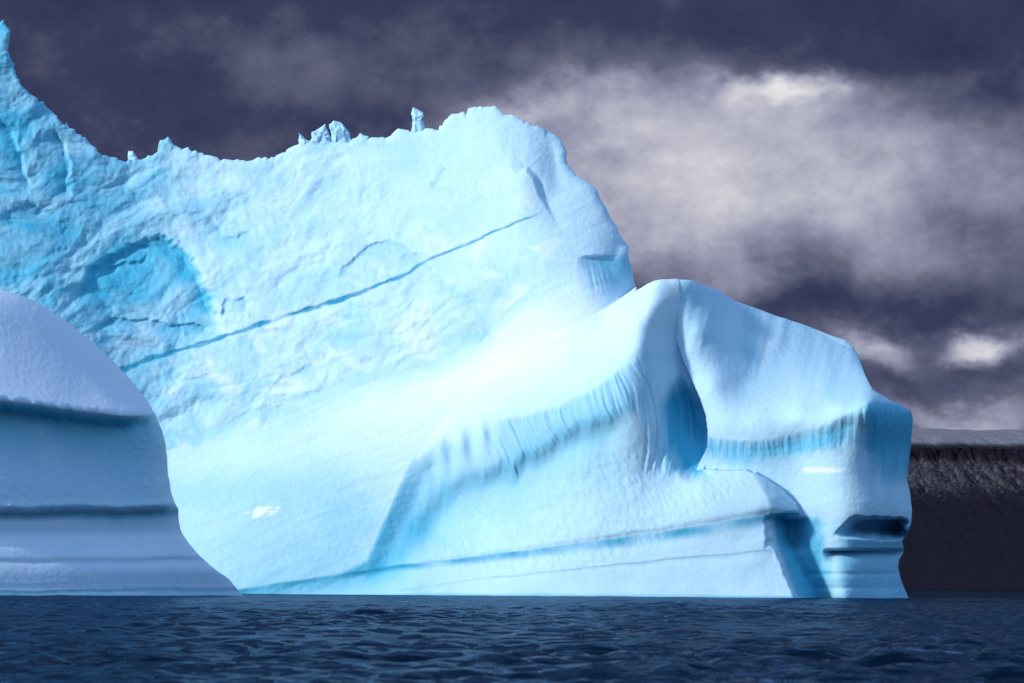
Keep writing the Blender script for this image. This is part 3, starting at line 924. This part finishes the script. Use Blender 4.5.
f1 = N.noise(cvec, 4.5, 8, 0.62, 0.15)
f2 = N.noise(N.scale(cvec, (1, 1, 1.25)), 12, 7, 0.62, 0.1)
L = N.m('ADD', 0.17, N.m('MULTIPLY', N.m('SUBTRACT', f1, 0.5), 0.48))
L = N.m('ADD', L, N.m('MULTIPLY', N.m('SUBTRACT', f2, 0.5), 0.34))
tex = N.m('ADD', 0.52, N.m('MULTIPLY', N.m('ADD', f1, f2), 0.44))      # billows break the openings up
Bl = 0.0
for g in ((760, 190, 340, 95, 0.46), (560, 112, 85, 30, 0.28), (480, 120, 60, 26, 0.16), (640, 225, 190, 60, 0.16), (785, 95, 50, 15, 0.5), (700, 125, 150, 35, 0.14), (880, 352, 45, 18, 0.5), (1005, 350, 36, 15, 0.65),
          (960, 412, 110, 20, 0.42), (300, 66, 300, 30, 0.10), (900, 30, 320, 45, -0.10), (150, 130, 300, 40, -0.05), (760, 310, 300, 25, -0.10)):
    Bl = N.m('ADD', Bl, blob(*g))
L = N.m('ADD', L, N.m('MULTIPLY', Bl, tex))
cloud = N.ramp(L, [(0.0, (0.019, 0.028, 0.072)), (0.18, (0.039, 0.047, 0.104)), (0.36, (0.120, 0.126, 0.200)), (0.58, (0.305, 0.312, 0.425)),
                   (0.8, (0.56, 0.56, 0.63)), (1.0, (0.80, 0.79, 0.80))])
bg1 = N.n('ShaderNodeBackground', ins={'Color': sky.outputs[0], 'Strength': 0.15})
bg2 = N.n('ShaderNodeBackground', ins={'Color': cloud, 'Strength': 0.53})
high = N.m('MULTIPLY', N.m('SUBTRACT', dz, 0.22), 5.0, clamp=True)
behind = N.m('MULTIPLY', N.m('SUBTRACT', 0.55, dy), 3.0, clamp=True)          # the cloud bank stands ahead, blue sky elsewhere
high = N.m('MAXIMUM', high, N.m('MULTIPLY', behind, N.m('MULTIPLY', N.m('SUBTRACT', dz, 0.10), 6.0, clamp=True)))
ms = N.n('ShaderNodeMixShader')
N.put(ms.inputs[0], high)
N.t.links.new(bg2.outputs[0], ms.inputs[1])
N.t.links.new(bg1.outputs[0], ms.inputs[2])
wo = N.n('ShaderNodeOutputWorld')
N.t.links.new(ms.outputs[0], wo.inputs[0])

# ================================================================== sun
from mathutils import Vector, Matrix
sd_ = bpy.data.lights.new('sun', 'SUN')
sd_.energy = 1.64
sd_.angle = math.radians(4.0)
sd_.color = (1.0, 0.98, 0.95)
so = bpy.data.objects.new('sun', sd_)
COL.objects.link(so)
so.rotation_euler = Vector(SUN).to_track_quat('Z', 'Y').to_euler()
so.location = Vector(SUN) * 900

# ================================================================== camera
cd = bpy.data.cameras.new('camera')
cd.lens, cd.sensor_width = LENS, SENSOR
cd.shift_y = (HORIZON - H / 2) / W
cd.clip_start, cd.clip_end = 1.0, 100000.0
cd.dof.use_dof = True
cd.dof.focus_distance = 415.0
cd.dof.aperture_fstop = 2.2
co = bpy.data.objects.new('camera', cd)
COL.objects.link(co)
co.matrix_world = Matrix(((CR, -SR, 0, 0), (0, 0, -1, 0), (SR, CR, 0, CAM_H), (0, 0, 0, 1)))
SC.camera = co

SC.view_settings.view_transform = 'Standard'
SC.view_settings.look = 'None'
SC.view_settings.exposure = EXPOSURE
SC.view_settings.gamma = 1.0
SC.cycles.use_denoising = True
SC.cycles.max_bounces = 10
SC.cycles.diffuse_bounces = 6
print('script', round(time.time() - T0, 1))
